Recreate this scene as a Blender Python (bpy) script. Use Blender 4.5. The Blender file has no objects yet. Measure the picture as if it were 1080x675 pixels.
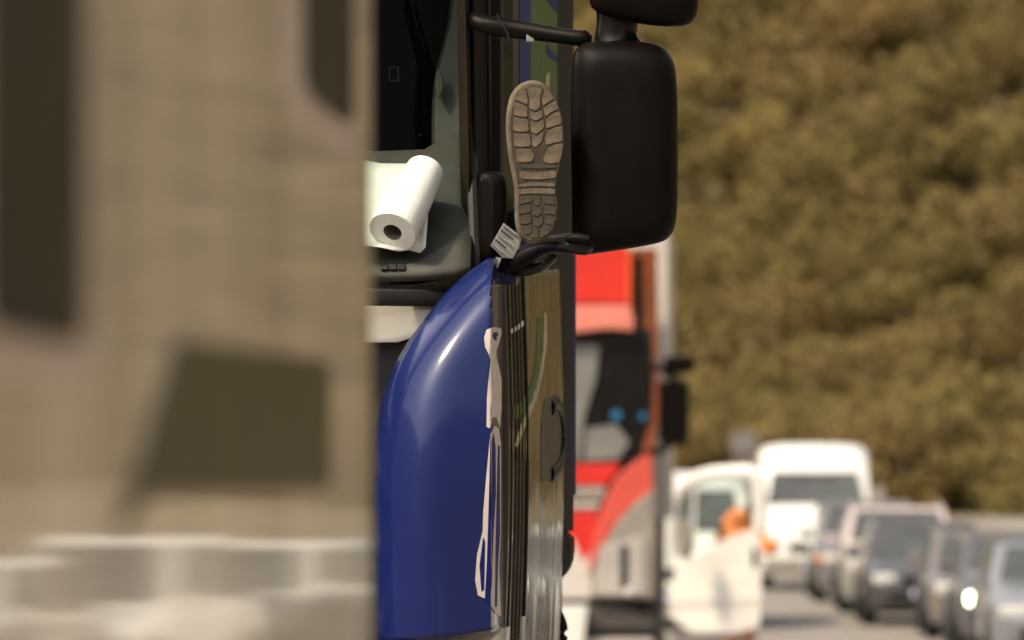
import bpy, bmesh, math, random
import numpy as np
from mathutils import Vector, Matrix
R = math.radians
rnd = random.Random(7)
S = bpy.context.scene
COL = S.collection

# ------------------------------------------------------------------ camera, sky, sun, exposure
CAMZ = 2.35
cam_d = bpy.data.cameras.new('camera'); cam = bpy.data.objects.new('camera', cam_d); COL.objects.link(cam)
cam.location = (0, 0, CAMZ); cam.rotation_euler = (R(90), 0, 0)
cam_d.sensor_width = 36; cam_d.lens = 200
cam_d.shift_x = -260/1080; cam_d.shift_y = 147.5/1080
cam_d.clip_start = .1; cam_d.clip_end = 4000
cam_d.dof.use_dof = True; cam_d.dof.focus_distance = 11.95; cam_d.dof.aperture_fstop = 5.6
S.camera = cam
SUN_EL, SUN_AZ = 50, 229        # azimuth clockwise from +Y: behind the camera, to its left
w = bpy.data.worlds.new('World'); S.world = w; w.use_nodes = True
nt = w.node_tree; nt.nodes.clear()
sky = nt.nodes.new('ShaderNodeTexSky'); sky.sky_type = 'NISHITA'; sky.sun_disc = False
sky.sun_elevation = R(SUN_EL); sky.sun_rotation = R(SUN_AZ); sky.dust_density = 3.5; sky.air_density = 1.0; sky.ozone_density = .6
hsv = nt.nodes.new('ShaderNodeHueSaturation'); hsv.inputs['Saturation'].default_value = .22
bg = nt.nodes.new('ShaderNodeBackground'); bg.inputs[1].default_value = .145
wo = nt.nodes.new('ShaderNodeOutputWorld')
nt.links.new(sky.outputs[0], hsv.inputs['Color']); nt.links.new(hsv.outputs[0], bg.inputs[0]); nt.links.new(bg.outputs[0], wo.inputs[0])
sd = bpy.data.lights.new('sun', 'SUN'); sd.energy = 2.5; sd.angle = R(6); sd.color = (1, .83, .58)
so = bpy.data.objects.new('sun', sd); COL.objects.link(so)
sdir = Vector((math.sin(R(SUN_AZ))*math.cos(R(SUN_EL)), math.cos(R(SUN_AZ))*math.cos(R(SUN_EL)), math.sin(R(SUN_EL))))
so.rotation_euler = sdir.to_track_quat('Z', 'Y').to_euler(); so.location = (0, 0, 60)
S.view_settings.view_transform = 'Standard'; S.view_settings.look = 'None'; S.view_settings.gamma = 1
S.view_settings.exposure = 0.62

# ------------------------------------------------------------------ helpers
def P(x, y, D):
    return Vector(((x-800)*D/6000, D, CAMZ-(y-485)*D/6000))
WL = {}
def wloc(o): return WL.get(o.name, Vector((0, 0, 0))) if o else Vector((0, 0, 0))
def tag(o, label=None, cat=None, group=None, kind=None):
    if label: o['label'] = label
    if cat: o['category'] = cat
    if group: o['group'] = group
    if kind: o['kind'] = kind
    return o
def thing(name, loc, label, cat, group=None):
    o = bpy.data.objects.new(name, None); COL.objects.link(o); o.location = loc; o.empty_display_size = .3
    WL[o.name] = Vector(loc); return tag(o, label, cat, group)
def link(name, me, mat, parent=None, smooth=False, origin=None):
    vs = [v.co for v in me.vertices]
    c = origin if origin is not None else sum(vs, Vector())/max(1, len(vs))
    c = Vector(c); me.transform(Matrix.Translation(-c))
    for m in (mat if isinstance(mat, (list, tuple)) else [mat]): me.materials.append(m)
    if smooth:
        me.polygons.foreach_set('use_smooth', [True]*len(me.polygons))
        me.set_sharp_from_angle(angle=R(38))
    o = bpy.data.objects.new(name, me); COL.objects.link(o)
    o.location = c - wloc(parent)
    if parent: o.parent = parent
    WL[o.name] = c
    return o
def raw(name, verts, faces, mat, parent=None, smooth=False, bevel=0, seg=2, solid=0, sub=0):
    me = bpy.data.meshes.new(name); me.from_pydata([tuple(v) for v in verts], [], faces); me.update()
    bm = bmesh.new(); bm.from_mesh(me); bmesh.ops.recalc_face_normals(bm, faces=bm.faces)
    if bevel: bmesh.ops.bevel(bm, geom=list(bm.edges), offset=bevel, segments=seg, profile=.6, affect='EDGES', clamp_overlap=True)
    bm.to_mesh(me); bm.free()
    o = link(name, me, mat, parent, smooth or bevel > 0)
    if bevel:
        wn = o.modifiers.new('weighted', 'WEIGHTED_NORMAL'); wn.keep_sharp = True; wn.weight = 100
    if solid:
        m = o.modifiers.new('solid', 'SOLIDIFY'); m.thickness = solid; m.offset = -1
    if sub:
        m = o.modifiers.new('sub', 'SUBSURF'); m.levels = m.render_levels = sub
    return o
def hexa(name, c8, mat, parent=None, bevel=0, seg=2):
    """eight corners: bottom ring 0-3, top ring 4-7"""
    f = [(0, 3, 2, 1), (4, 5, 6, 7), (0, 1, 5, 4), (1, 2, 6, 5), (2, 3, 7, 6), (3, 0, 4, 7)]
    return raw(name, c8, f, mat, parent, bevel=bevel, seg=seg)
def thicken(o, axis, sign, th):
    me = o.data
    if sum(p.normal[axis]*p.area for p in me.polygons)*sign < 0: me.flip_normals()
    m = o.modifiers.new('solid', 'SOLIDIFY'); m.thickness = th; m.offset = -1
def box(name, lo, hi, mat, parent=None, bevel=0, seg=2, M=None):
    x0, y0, z0 = lo; x1, y1, z1 = hi
    v = [(x0,y0,z0),(x1,y0,z0),(x1,y1,z0),(x0,y1,z0),(x0,y0,z1),(x1,y0,z1),(x1,y1,z1),(x0,y1,z1)]
    v = [Vector(q) for q in v]
    if M is not None: v = [M @ q for q in v]
    return hexa(name, v, mat, parent, bevel, seg)
def prism(name, pts, off, mat, parent=None, bevel=0, seg=2, smooth=False):
    n = len(pts); off = Vector(off)
    v = [Vector(p) for p in pts] + [Vector(p)+off for p in pts]
    f = [tuple(range(n-1, -1, -1)), tuple(range(n, 2*n))] + [(i, (i+1) % n, n+(i+1) % n, n+i) for i in range(n)]
    me = bpy.data.meshes.new(name); me.from_pydata([tuple(q) for q in v], [], f)
    bm = bmesh.new(); bm.from_mesh(me); bmesh.ops.recalc_face_normals(bm, faces=bm.faces)
    if bevel:
        ed = [e for e in bm.edges if len(e.link_faces) == 2 and any(len(q.verts) == n for q in e.link_faces)]
        bmesh.ops.bevel(bm, geom=ed, offset=bevel, segments=seg, profile=.6, affect='EDGES', clamp_overlap=True)
    bm.to_mesh(me); bm.free()
    o = link(name, me, mat, parent, smooth or bevel > 0)
    if bevel:
        wn = o.modifiers.new('weighted', 'WEIGHTED_NORMAL'); wn.keep_sharp = True; wn.weight = 100
    return o
def smoothpoly(pts, it=2):
    for _ in range(it):
        q = []
        for i in range(len(pts)):
            a = Vector(pts[i]); b = Vector(pts[(i+1) % len(pts)])
            q += [a*.75+b*.25, a*.25+b*.75]
        pts = q
    return pts
def cutpoly(pts, f=.14):
    q = []
    for i in range(len(pts)):
        a = Vector(pts[i]); b = Vector(pts[(i+1) % len(pts)]); q += [a*(1-f)+b*f, a*f+b*(1-f)]
    return q
def catmull(pts, n):
    pts = [Vector(p) for p in pts]; out = []
    e = [pts[0]*2-pts[1]] + pts + [pts[-1]*2-pts[-2]]
    for i in range(1, len(e)-2):
        for k in range(n):
            t = k/n; a, b, c, d = e[i-1:i+3]
            out.append(.5*((2*b)+(c-a)*t+(2*a-5*b+4*c-d)*t*t+(3*b-a-3*c+d)*t**3))
    out.append(pts[-1]); return out
def interp(tab, t):
    for (a, va), (b, vb) in zip(tab, tab[1:]):
        if t <= b: return va + (vb-va)*(max(t, a)-a)/(b-a)
    return tab[-1][1]
def tube(name, path, rad, mat, parent=None, seg=14, flat=None, up=(0, 0, 1), cap=True):
    """rad: list of (ru, rv) or floats; rings perpendicular to the path"""
    vs, fs = [], []; n = len(path); path = [Vector(p) for p in path]
    for i, p in enumerate(path):
        t = (path[min(i+1, n-1)]-path[max(i-1, 0)]).normalized(); u = Vector(up)
        s = t.cross(u)
        if s.length < 1e-4: s = t.cross(Vector((0, 1, 0)))
        s.normalize(); u = s.cross(t).normalized()
        r = rad[i] if isinstance(rad, (list, tuple)) and not isinstance(rad[0], (int, float)) else ((rad[i], rad[i]) if isinstance(rad, (list, tuple)) else (rad, rad))
        for k in range(seg):
            a = 2*math.pi*k/seg
            vs.append(p + s*math.cos(a)*r[0] + u*math.sin(a)*r[1])
    for i in range(n-1):
        for k in range(seg):
            fs.append((i*seg+k, i*seg+(k+1) % seg, (i+1)*seg+(k+1) % seg, (i+1)*seg+k))
    if cap: fs += [tuple(range(seg-1, -1, -1)), tuple((n-1)*seg+k for k in range(seg))]
    return raw(name, vs, fs, mat, parent, smooth=True)
def grid(name, rows, mat, parent=None, solid=0, flip=False, sub=0):
    n = len(rows[0]); vs = [p for r in rows for p in r]
    fs = [(i*n+j, i*n+j+1, (i+1)*n+j+1, (i+1)*n+j) for i in range(len(rows)-1) for j in range(n-1)]
    if flip: fs = [f[::-1] for f in fs]
    me = bpy.data.meshes.new(name); me.from_pydata([tuple(v) for v in vs], [], fs)
    o = link(name, me, mat, parent, True)
    if solid:
        m = o.modifiers.new('solid', 'SOLIDIFY'); m.thickness = solid; m.offset = -1
    return o
def merge(bits, name, mat, parent=None):
    """join closed shells (verts, faces) into one mesh"""
    vs, fs = [], []
    for v, f in bits:
        b = len(vs); vs += list(v); fs += [tuple(i+b for i in q) for q in f]
    return raw(name, vs, fs, mat, parent)
def bbits(lo, hi):
    x0, y0, z0 = lo; x1, y1, z1 = hi
    return ([Vector(q) for q in [(x0,y0,z0),(x1,y0,z0),(x1,y1,z0),(x0,y1,z0),(x0,y0,z1),(x1,y0,z1),(x1,y1,z1),(x0,y1,z1)]],
            [(0,3,2,1),(4,5,6,7),(0,1,5,4),(1,2,6,5),(2,3,7,6),(3,0,4,7)])
def wheel(x, y, z, r, wd, parent, rim_m=None, seg=24):
    """axis along X; tyre with a rim as its child"""
    prof = [(-wd/2, r*.62), (-wd/2, r*.9), (-wd*.38, r), (wd*.38, r), (wd/2, r*.9), (wd/2, r*.62)]
    vs, fs = [], []
    for k in range(seg):
        a = 2*math.pi*k/seg
        for (px, pr) in prof: vs.append((x+px, y+pr*math.cos(a), z+pr*math.sin(a)))
    m = len(prof)
    for k in range(seg):
        for j in range(m): fs.append((k*m+j, k*m+(j+1) % m, ((k+1) % seg)*m+(j+1) % m, ((k+1) % seg)*m+j))
    t = raw('wheel', vs, fs, M_tyre, parent, smooth=True)
    vs, fs = [], []
    for sx in (-1, 1):
        b = len(vs); vs.append((x+sx*wd*.30, y, z))
        for k in range(seg):
            a = 2*math.pi*k/seg; rr = r*.63
            vs.append((x+sx*wd*.44, y+rr*math.cos(a), z+rr*math.sin(a)))
            vs.append((x+sx*wd*.25, y+rr*.55*math.cos(a), z+rr*.55*math.sin(a)))
        for k in range(seg):
            k2 = (k+1) % seg
            fs.append((b+1+2*k, b+1+2*k2, b+2+2*k2, b+2+2*k)); fs.append((b, b+2+2*k, b+2+2*k2))
    raw('rim', vs, fs, rim_m or M_rim, t, smooth=True)
    return t

# ------------------------------------------------------------------ materials
def mat(name, col, rough=.5, metal=0, coat=0, coat_r=.05, var=0, vscale=3, bump=0, bscale=60, spec=.5, emit=None, estr=1, stretch=None, col2=None, rvar=0, bdist=.01):
    m = bpy.data.materials.new(name); m.use_nodes = True
    n = m.node_tree.nodes; l = m.node_tree.links; b = n['Principled BSDF']
    b.inputs['Base Color'].default_value = (*col, 1); b.inputs['Roughness'].default_value = rough; b.inputs['Metallic'].default_value = metal
    b.inputs['Coat Weight'].default_value = coat; b.inputs['Coat Roughness'].default_value = coat_r
    b.inputs['Specular IOR Level'].default_value = spec
    if emit: b.inputs['Emission Color'].default_value = (*emit, 1); b.inputs['Emission Strength'].default_value = estr
    tc = n.new('ShaderNodeTexCoord'); mp = n.new('ShaderNodeMapping'); l.new(tc.outputs['Object'], mp.inputs[0])
    if stretch: mp.inputs['Scale'].default_value = stretch
    if var:
        t = n.new('ShaderNodeTexNoise'); t.inputs['Scale'].default_value = vscale; t.inputs['Detail'].default_value = 6; t.inputs['Roughness'].default_value = .62
        l.new(mp.outputs[0], t.inputs['Vector'])
        r = n.new('ShaderNodeValToRGB'); e = r.color_ramp.elements
        c2 = col2 if col2 else tuple(c*(1+var) for c in col)
        e[0].position = .36; e[1].position = .66
        e[0].color = (*[c*(1-var) for c in col], 1); e[1].color = (*c2, 1)
        l.new(t.outputs[0], r.inputs[0]); l.new(r.outputs[0], b.inputs['Base Color'])
        if rvar:
            mr = n.new('ShaderNodeMapRange'); mr.inputs[3].default_value = max(0, rough-rvar); mr.inputs[4].default_value = rough+rvar
            l.new(t.outputs[0], mr.inputs[0]); l.new(mr.outputs[0], b.inputs['Roughness'])
    if bump:
        t2 = n.new('ShaderNodeTexNoise'); t2.inputs['Scale'].default_value = bscale; t2.inputs['Detail'].default_value = 3
        l.new(mp.outputs[0], t2.inputs['Vector'])
        bp = n.new('ShaderNodeBump'); bp.inputs['Strength'].default_value = bump; bp.inputs['Distance'].default_value = bdist
        l.new(t2.outputs[0], bp.inputs['Height']); l.new(bp.outputs[0], b.inputs['Normal']); l.new(bp.outputs[0], b.inputs['Coat Normal'])
    return m
def glassmat(name, tint=(.8, .85, .82), ior=1.5, rough=.02):
    m = bpy.data.materials.new(name); m.use_nodes = True
    n = m.node_tree.nodes; l = m.node_tree.links; n.clear()
    o = n.new('ShaderNodeOutputMaterial'); tr = n.new('ShaderNodeBsdfTransparent'); gl = n.new('ShaderNodeBsdfGlossy')
    fr = n.new('ShaderNodeFresnel'); mx = n.new('ShaderNodeMixShader'); fr.inputs[0].default_value = ior
    tr.inputs[0].default_value = (*tint, 1); gl.inputs['Roughness'].default_value = rough
    l.new(fr.outputs[0], mx.inputs[0]); l.new(tr.outputs[0], mx.inputs[1]); l.new(gl.outputs[0], mx.inputs[2]); l.new(mx.outputs[0], o.inputs[0])
    return m
M_tyre = mat('tyre rubber', (.02, .019, .018), .8, var=.3, vscale=20)
M_rim = mat('wheel rim', (.35, .34, .33), .4, metal=.7, var=.2)
M_black = mat('black moulded plastic', (.005, .0034, .0025), .42, spec=.09, bump=.25, bscale=700, bdist=.002, var=.25, vscale=9, rvar=.08)
M_blackgloss = mat('black gloss trim', (.008, .0065, .0055), .28, spec=.35, var=.2, vscale=8)
M_seal = mat('rubber seal', (.012, .011, .01), .6, var=.3, vscale=30)
M_dark = mat('dark cab lining', (.004, .0035, .003), .9, var=.3, vscale=5)
M_dash = mat('grey dashboard plastic', (.058, .056, .045), .62, var=.16, vscale=14, bump=.2, bscale=500, bdist=.002)
M_blue = mat('deep blue paint', (.0038, .012, .092), .5, coat=.75, coat_r=.12, var=.08, vscale=5, rvar=.05, spec=.1)
M_door = mat('dark blue door paint', (.008, .007, .008), .4, coat=.6, coat_r=.03, var=.3, vscale=6, col2=(.075, .058, .036), spec=.2, bump=.55, bscale=8, bdist=.005, stretch=(1, 1, .035))  # upright olive-brown streaks in the base colour stand in for broken reflections
M_silver = mat('silver beige paint', (.50, .45, .39), .35, coat=.7, var=.05, vscale=7)
M_brown = mat('brown grey plastic', (.075, .06, .052), .5, var=.2, vscale=25, bump=.15, bscale=400, bdist=.002)
M_pillar = mat('weathered pillar trim', (.014, .010, .006), .55, spec=.1, var=.3, vscale=18, stretch=(1, 1, .15))
M_chassis = mat('chassis steel', (.03, .028, .026), .7, var=.3, vscale=6)
M_glass = glassmat('windscreen glass', ior=1.16)
M_tinted = mat('dark vehicle glass', (.010, .010, .010), .12, spec=.5, var=.3, vscale=2)
M_chrome = mat('mirror metal', (.7, .7, .68), .05, metal=1, var=.03)
M_pale_figure = mat('pale figure tone', (.60, .52, .46), .6, spec=.12, var=.06, vscale=20)
M_decal_green = mat('green printed film', (.07, .12, .03), .6, spec=.12, var=.2, vscale=20)
M_decal_tan = mat('tan printed film', (.42, .36, .22), .6, spec=.12, var=.15, vscale=20)
M_post = mat('olive brown post', (.05, .042, .022), .6, spec=.12, var=.2, vscale=20)
M_rear = mat('dark rear edge', (.014, .012, .008), .65, spec=.08, var=.3, vscale=12)
M_decal_navy = mat('navy film and reflection gaps', (.008, .014, .12), .6, spec=.12, var=.2, vscale=20)
M_paper = mat('white paper towel', (.80, .80, .74), .9, var=.03, vscale=30, bump=.5, bscale=160, bdist=.002)
M_card = mat('grey card core', (.20, .17, .13), .85, var=.2, vscale=40)
M_buckle = mat('dull grey aluminium', (.34, .34, .33), .38, metal=.5, var=.25, vscale=40)
M_sole = mat('tan rubber sole', (.108, .080, .052), .85, var=.42, vscale=26, bump=.5, bscale=260, bdist=.0015, col2=(.172, .130, .086))
M_sole2 = mat('dusty brown heel rubber', (.050, .036, .023), .8, var=.4, vscale=30, bump=.5, bscale=260, bdist=.0015)
M_groove = mat('sole groove shade', (.042, .030, .020), .9, var=.4, vscale=60)  # shade between the lugs, put into the floor colour
M_leather = mat('worn brown leather', (.10, .06, .035), .6, var=.35, vscale=25)
M_denim = mat('dark work trousers', (.02, .022, .03), .9, var=.3, vscale=40)
M_skin = mat('skin', (.42, .26, .18), .6, var=.1, vscale=20)
M_hair = mat('dark hair', (.02, .013, .009), .7, var=.3, vscale=60)
M_orange = mat('orange hi vis fabric', (.88, .27, .08), .75, var=.15, vscale=9)
M_red = mat('red truck paint', (.62, .028, .018), .32, coat=1, var=.08, vscale=2)
M_redpale = mat('faded red visor', (.72, .22, .17), .4, coat=.5, var=.08, vscale=3)
M_grey = mat('grey plastic cladding', (.27, .24, .205), .6, var=.15, vscale=4)
M_white = mat('white vehicle paint', (.80, .78, .73), .35, coat=.8, var=.03, vscale=1.5)
M_whitedull = mat('dull white box body', (.60, .55, .50), .5, var=.08, vscale=.8)
M_lamp = mat('clear headlamp lens', (.72, .70, .66), .12, coat=1, var=.1, vscale=12)
M_lamp_on = mat('lit headlamp', (.9, .9, .8), .2, emit=(1, .95, .62), estr=9)
M_amber = mat('amber indicator', (.8, .25, .04), .3, var=.1)
M_plate = mat('number plate', (.55, .60, .75), .5, var=.1, vscale=20)
M_cyan = mat('blue plastic trinket', (.015, .15, .30), .5, var=.1, vscale=9)
M_bg = mat('far vehicle glass', (.075, .08, .078), .15, spec=.5, var=.3, vscale=2)
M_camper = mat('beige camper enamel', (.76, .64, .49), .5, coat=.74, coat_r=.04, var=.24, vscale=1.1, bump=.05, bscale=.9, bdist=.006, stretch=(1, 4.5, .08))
M_camperframe = mat('pinkish grey window frame', (.66, .53, .47), .45, coat=.4, coat_r=.2, var=.1, vscale=6)
M_camperglass = mat('brown tinted camper window', (.012, .010, .005), .5, spec=.10, var=.5, vscale=9, col2=(.04, .031, .012))
M_hatch = mat('olive brown hatch', (.085, .072, .028), .5, spec=.12, var=.15, vscale=5)
M_concrete = mat('pale concrete', (.42, .38, .35), .8, var=.15, vscale=1)

def roadmat():
    m = mat('worn asphalt', (.235, .205, .178), .85, var=.16, vscale=.8, bump=.5, bscale=90, bdist=.01)
    return m
M_road = roadmat()
M_line = mat('road paint', (.55, .53, .48), .7, var=.15, vscale=5)
M_kerb = mat('kerb stone', (.30, .27, .23), .85, var=.2, vscale=3)
M_ground = mat('dry grass ground', (.10, .092, .04), .95, var=.4, vscale=.35, col2=(.16, .125, .06), bump=.6, bscale=4, bdist=.2)
M_hill = mat('leaf litter slope', (.19, .15, .07), .95, var=.45, vscale=.07, col2=(.20, .145, .07), bump=.8, bscale=.8, bdist=.6)
def leafmat():
    m = bpy.data.materials.new('autumn foliage'); m.use_nodes = True
    n = m.node_tree.nodes; l = m.node_tree.links; b = n['Principled BSDF']; b.inputs['Roughness'].default_value = .8
    b.inputs['Specular IOR Level'].default_value = .2
    a = n.new('ShaderNodeAttribute'); a.attribute_name = 'tint'
    tc = n.new('ShaderNodeTexCoord'); t = n.new('ShaderNodeTexNoise'); t.inputs['Scale'].default_value = .45; t.inputs['Detail'].default_value = 5
    l.new(tc.outputs['Object'], t.inputs['Vector'])
    mr = n.new('ShaderNodeMapRange'); mr.inputs[1].default_value = .3; mr.inputs[2].default_value = .7; mr.inputs[3].default_value = .9; mr.inputs[4].default_value = 1.25
    l.new(t.outputs[0], mr.inputs[0])
    mx = n.new('ShaderNodeVectorMath'); mx.operation = 'SCALE'
    l.new(a.outputs['Color'], mx.inputs[0]); l.new(mr.outputs[0], mx.inputs['Scale']); l.new(mx.outputs[0], b.inputs['Base Color'])
    tl = n.new('ShaderNodeBsdfTranslucent'); ms = n.new('ShaderNodeMixShader'); ms.inputs[0].default_value = .40
    l.new(mx.outputs[0], tl.inputs[0]); l.new(b.outputs[0], ms.inputs[1]); l.new(tl.outputs[0], ms.inputs[2])
    l.new(ms.outputs[0], n['Material Output'].inputs[0])
    return m
M_leaf = leafmat()
M_bark = mat('bark', (.10, .075, .05), .9, var=.3, vscale=2)

# ------------------------------------------------------------------ setting: ground, road, hill, wood
def sheet(name, x0, x1, y0, y1, z, m, kind='structure', n=2):
    rows = [[(x0+(x1-x0)*j/n, y0+(y1-y0)*i/n, z) for j in range(n+1)] for i in range(n+1)]
    o = grid(name, rows, m); return tag(o, kind=kind)
sheet('ground', -1500, 1500, -600, 2500, 0, M_ground)
sheet('road', -8, 11.5, -60, 240, .004, M_road, n=8)
def hz(x, y):
    def sm(t, k=8): return .5*(t+math.sqrt(t*t+k*k))
    a = .62*(sm(y-262)-sm(-262)); b = .55*(sm(x-26)-sm(-26)); c = .5*(sm(-x-40)-sm(-40))
    e = .5*(sm(-y-70)-sm(-70))
    v = max(a, b, c, e) + .25*min(max(a, 0), max(b, 0))
    v = min(v, 95+5*math.sin(x*.02))
    return v + 1.2*math.sin(x*.07+1.3)*math.cos(y*.05)*min(1, max(0, v)/5) - .35
xs = [-420+12*i for i in range(71)]; ys = [-300+12*i for i in range(80)]
tag(grid('hillside', [[(x, y, hz(x, y)) for x in xs] for y in ys], M_hill), kind='structure')
for nm, x0, x1 in (('road_line', 4.2, 4.35), ('road_line', 9.2, 9.35), ('road_line', -4.6, -4.45)):
    sheet(nm, x0, x1, -40, 230, .008, M_line, n=4)

rg = np.random.default_rng(5)
def wood():
    palette = [((0.178, 0.158, 0.054), .36), ((0.219, 0.168, 0.062), .26), ((0.193, 0.142, 0.064), .18), ((0.147, 0.134, 0.048), .10), ((0.255, 0.168, 0.066), .06), ((0.204, 0.184, 0.061), .04)]
    pc = np.array([p[0] for p in palette]); pp = np.array([p[1] for p in palette]); pp /= pp.sum()
    sites = []
    for y in np.arange(236, 346, 2.9):
        for x in np.arange(-62, 60, 3.0): sites.append((x, y))
    for y in np.arange(40, 262, 5.2):
        for x in np.arange(27, 66, 5.0): sites.append((x, y))
    V, C = [], []; tv, tf = [], []
    for (x, y) in sites:
        x += rg.uniform(-1.6, 1.6); y += rg.uniform(-1.6, 1.6); g = hz(x, y)
        near = (-16 < x < 44 and 150 < y < 312)
        big = rg.uniform() < .10
        hgt = rg.uniform(2.6, 4.8)*(1.5 if big else 1); cr = rg.uniform(1.7, 2.9)
        nz = math.sin(x*.13+y*.05)+math.sin(x*.31-y*.11+2)
        i0 = rg.choice(len(pc), p=pp); tint = (pc[i0]*.38+pc.mean(0)*.62)*np.array([1.14, 1.06, 1.04])*rg.uniform(.88, 1.12)*(1+.05*nz)
        nlobe = rg.integers(4, 7)
        lob = np.c_[rg.normal(0, cr*.5, (nlobe, 2)), rg.uniform(hgt*.12, hgt*.9, nlobe)]
        k = 1150 if near else 190
        li = rg.integers(0, nlobe, k); d = rg.normal(0, 1, (k, 3)); d /= np.linalg.norm(d, axis=1)[:, None]
        rr = cr*.62*rg.uniform(.5, 1.12, (k, 1))
        c = lob[li] + d*rr*[1, 1, .85] + [x, y, g]
        n1 = rg.normal(0, 1, (k, 3)); n1 /= np.linalg.norm(n1, axis=1)[:, None]
        n2 = np.cross(d + .9*rg.normal(0, 1, (k, 3)), n1); n2 /= np.linalg.norm(n2, axis=1)[:, None]
        sz = rg.uniform(.10, .24, (k, 1)) if near else rg.uniform(.28, .58, (k, 1))
        q = np.stack([c-n1*sz, c+n2*sz*.7, c+n1*sz, c-n2*sz*.7], 1)
        V.append(q.reshape(-1, 3)); C.append(np.repeat(tint[None]*rg.uniform(.8, 1.25, (k, 1)), 4, 0))
        b = len(tv); r0 = .13
        for (zz, r, ox) in ((g-.5, r0, 0), (g+hgt*.8, r0*.35, rg.uniform(-.5, .5))):
            for a in range(4): tv.append((x+ox+r*math.cos(a*math.pi/2), y+r*math.sin(a*math.pi/2), zz))
        for a in range(4): tf.append((b+a, b+(a+1) % 4, b+4+(a+1) % 4, b+4+a))
    V = np.concatenate(V); C = np.concatenate(C); nq = len(V)//4
    me = bpy.data.meshes.new('wood'); me.vertices.add(len(V)); me.vertices.foreach_set('co', V.ravel().astype(np.float32))
    me.loops.add(len(V)); me.loops.foreach_set('vertex_index', np.arange(len(V), dtype=np.int32))
    me.polygons.add(nq); me.polygons.foreach_set('loop_start', np.arange(0, nq*4, 4, dtype=np.int32)); me.update(calc_edges=True)
    ca = me.color_attributes.new('tint', 'FLOAT_COLOR', 'POINT')
    ca.data.foreach_set('color', np.c_[C, np.ones(len(C))].ravel().astype(np.float32))
    me.materials.append(M_leaf); o = bpy.data.objects.new('wood', me); COL.objects.link(o)
    tag(o, 'autumn woodland in olive, ochre and brown covering the hillside', 'wood', kind='stuff')
    t = raw('wood_trunks', tv, tf, M_bark, o); tag(t, kind='stuff')
wood()

# ------------------------------------------------------------------ foreground camper (out of focus, left)
FX = -.37
camper = thing('camper_van', (-1.5, 4.1, 0), 'large blurred beige camper in the left foreground reflecting the hillside', 'camper van')
def cs(x): return -FX*6000/(800-x)             # distance along the flank at photo column x
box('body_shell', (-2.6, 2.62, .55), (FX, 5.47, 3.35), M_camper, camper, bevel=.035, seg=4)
def flat_poly(name, pts, th, m, parent, bev=.004, x0=FX):
    return prism(name, [(x0-.003, a, b) for a, b in pts], (th+.003, 0, 0), m, parent, bevel=bev)
def rr(y0, y1, z0, z1, ry, rz, n=5):
    o = []
    for (cy, cz, a0) in ((y1-ry, z1-rz, 0), (y0+ry, z1-rz, 90), (y0+ry, z0+rz, 180), (y1-ry, z0+rz, 270)):
        for k in range(n+1):
            a = R(a0+90*k/n); o.append((cy+ry*math.cos(a), cz+rz*math.sin(a)))
    return o
wf = flat_poly('window_frame', rr(2.66, 3.17, 2.388, 3.0, .07, .02), .003, M_camperframe, camper, bev=.001)
flat_poly('window', rr(2.68, 3.085, 2.412, 2.98, .05, .016), .006, M_camperglass, camper, bev=.001)
flat_poly('window_frame', rr(4.43, 5.20, 2.62, 3.06, .12, .02), .004, M_camperframe, camper, bev=.001)
flat_poly('window', rr(4.58, 5.10, 2.648, 3.03, .10, .016), .008, M_camperglass, camper, bev=.001)
flat_poly('hatch', [(3.61, 2.426), (4.85, 2.433), (4.85, 2.328), (3.45, 2.330), (3.29, 2.311)], .005, M_hatch, camper, bev=.001)
for yy in (3.1, 4.9):
    for xx in (-2.42, FX-.16): wheel(xx, yy, .36, .36, .22, camper)
box('bumper', (-2.55, 5.475, .42), (FX-.05, 5.58, .7), M_black, camper, bevel=.03)
box('underframe', (-2.3, 2.7, .36), (-.7, 5.4, .545), M_chassis, camper)

# ------------------------------------------------------------------ blue truck
truck = thing('truck', (-1.79, 13.4, 0), 'deep blue truck cab with black mirrors and a booted foot at its side window', 'truck')
XL = -3.04
# windscreen (right edge sits at photo x 485..497), slightly curved
def ws(u, z):
    """u 0 at the right edge, 1 at the far left; z height"""
    t = (z-2.70)/.62; D = 11.76 + .24*t + .10*abs(u-.5)**2*1.5
    xr = (497-12*t-800)*D/6000
    return Vector((xr + (XL+.12-xr)*u, D + (.16*(1-u)**14), z))
zs = [2.70, 2.9, 3.1, 3.3, 3.5, 3.72]
us = [0, .02, .05, .1, .2, .35, .5, .7, .85, 1]
grid('windscreen', [[ws(u, z) for u in us] for z in zs], M_glass, truck)
# seal around the glass
path = [ws(0, z)+Vector((.004, -.008, 0)) for z in zs]
tube('windscreen_seal', path, [(.013, .014)]*len(path), M_seal, truck, seg=8, up=(0, 1, 0))
tube('windscreen_seal', [ws(u, 2.70)+Vector((0, -.006, -.012)) for u in us], [(.012, .018)]*len(us), M_seal, truck, seg=8)
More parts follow.
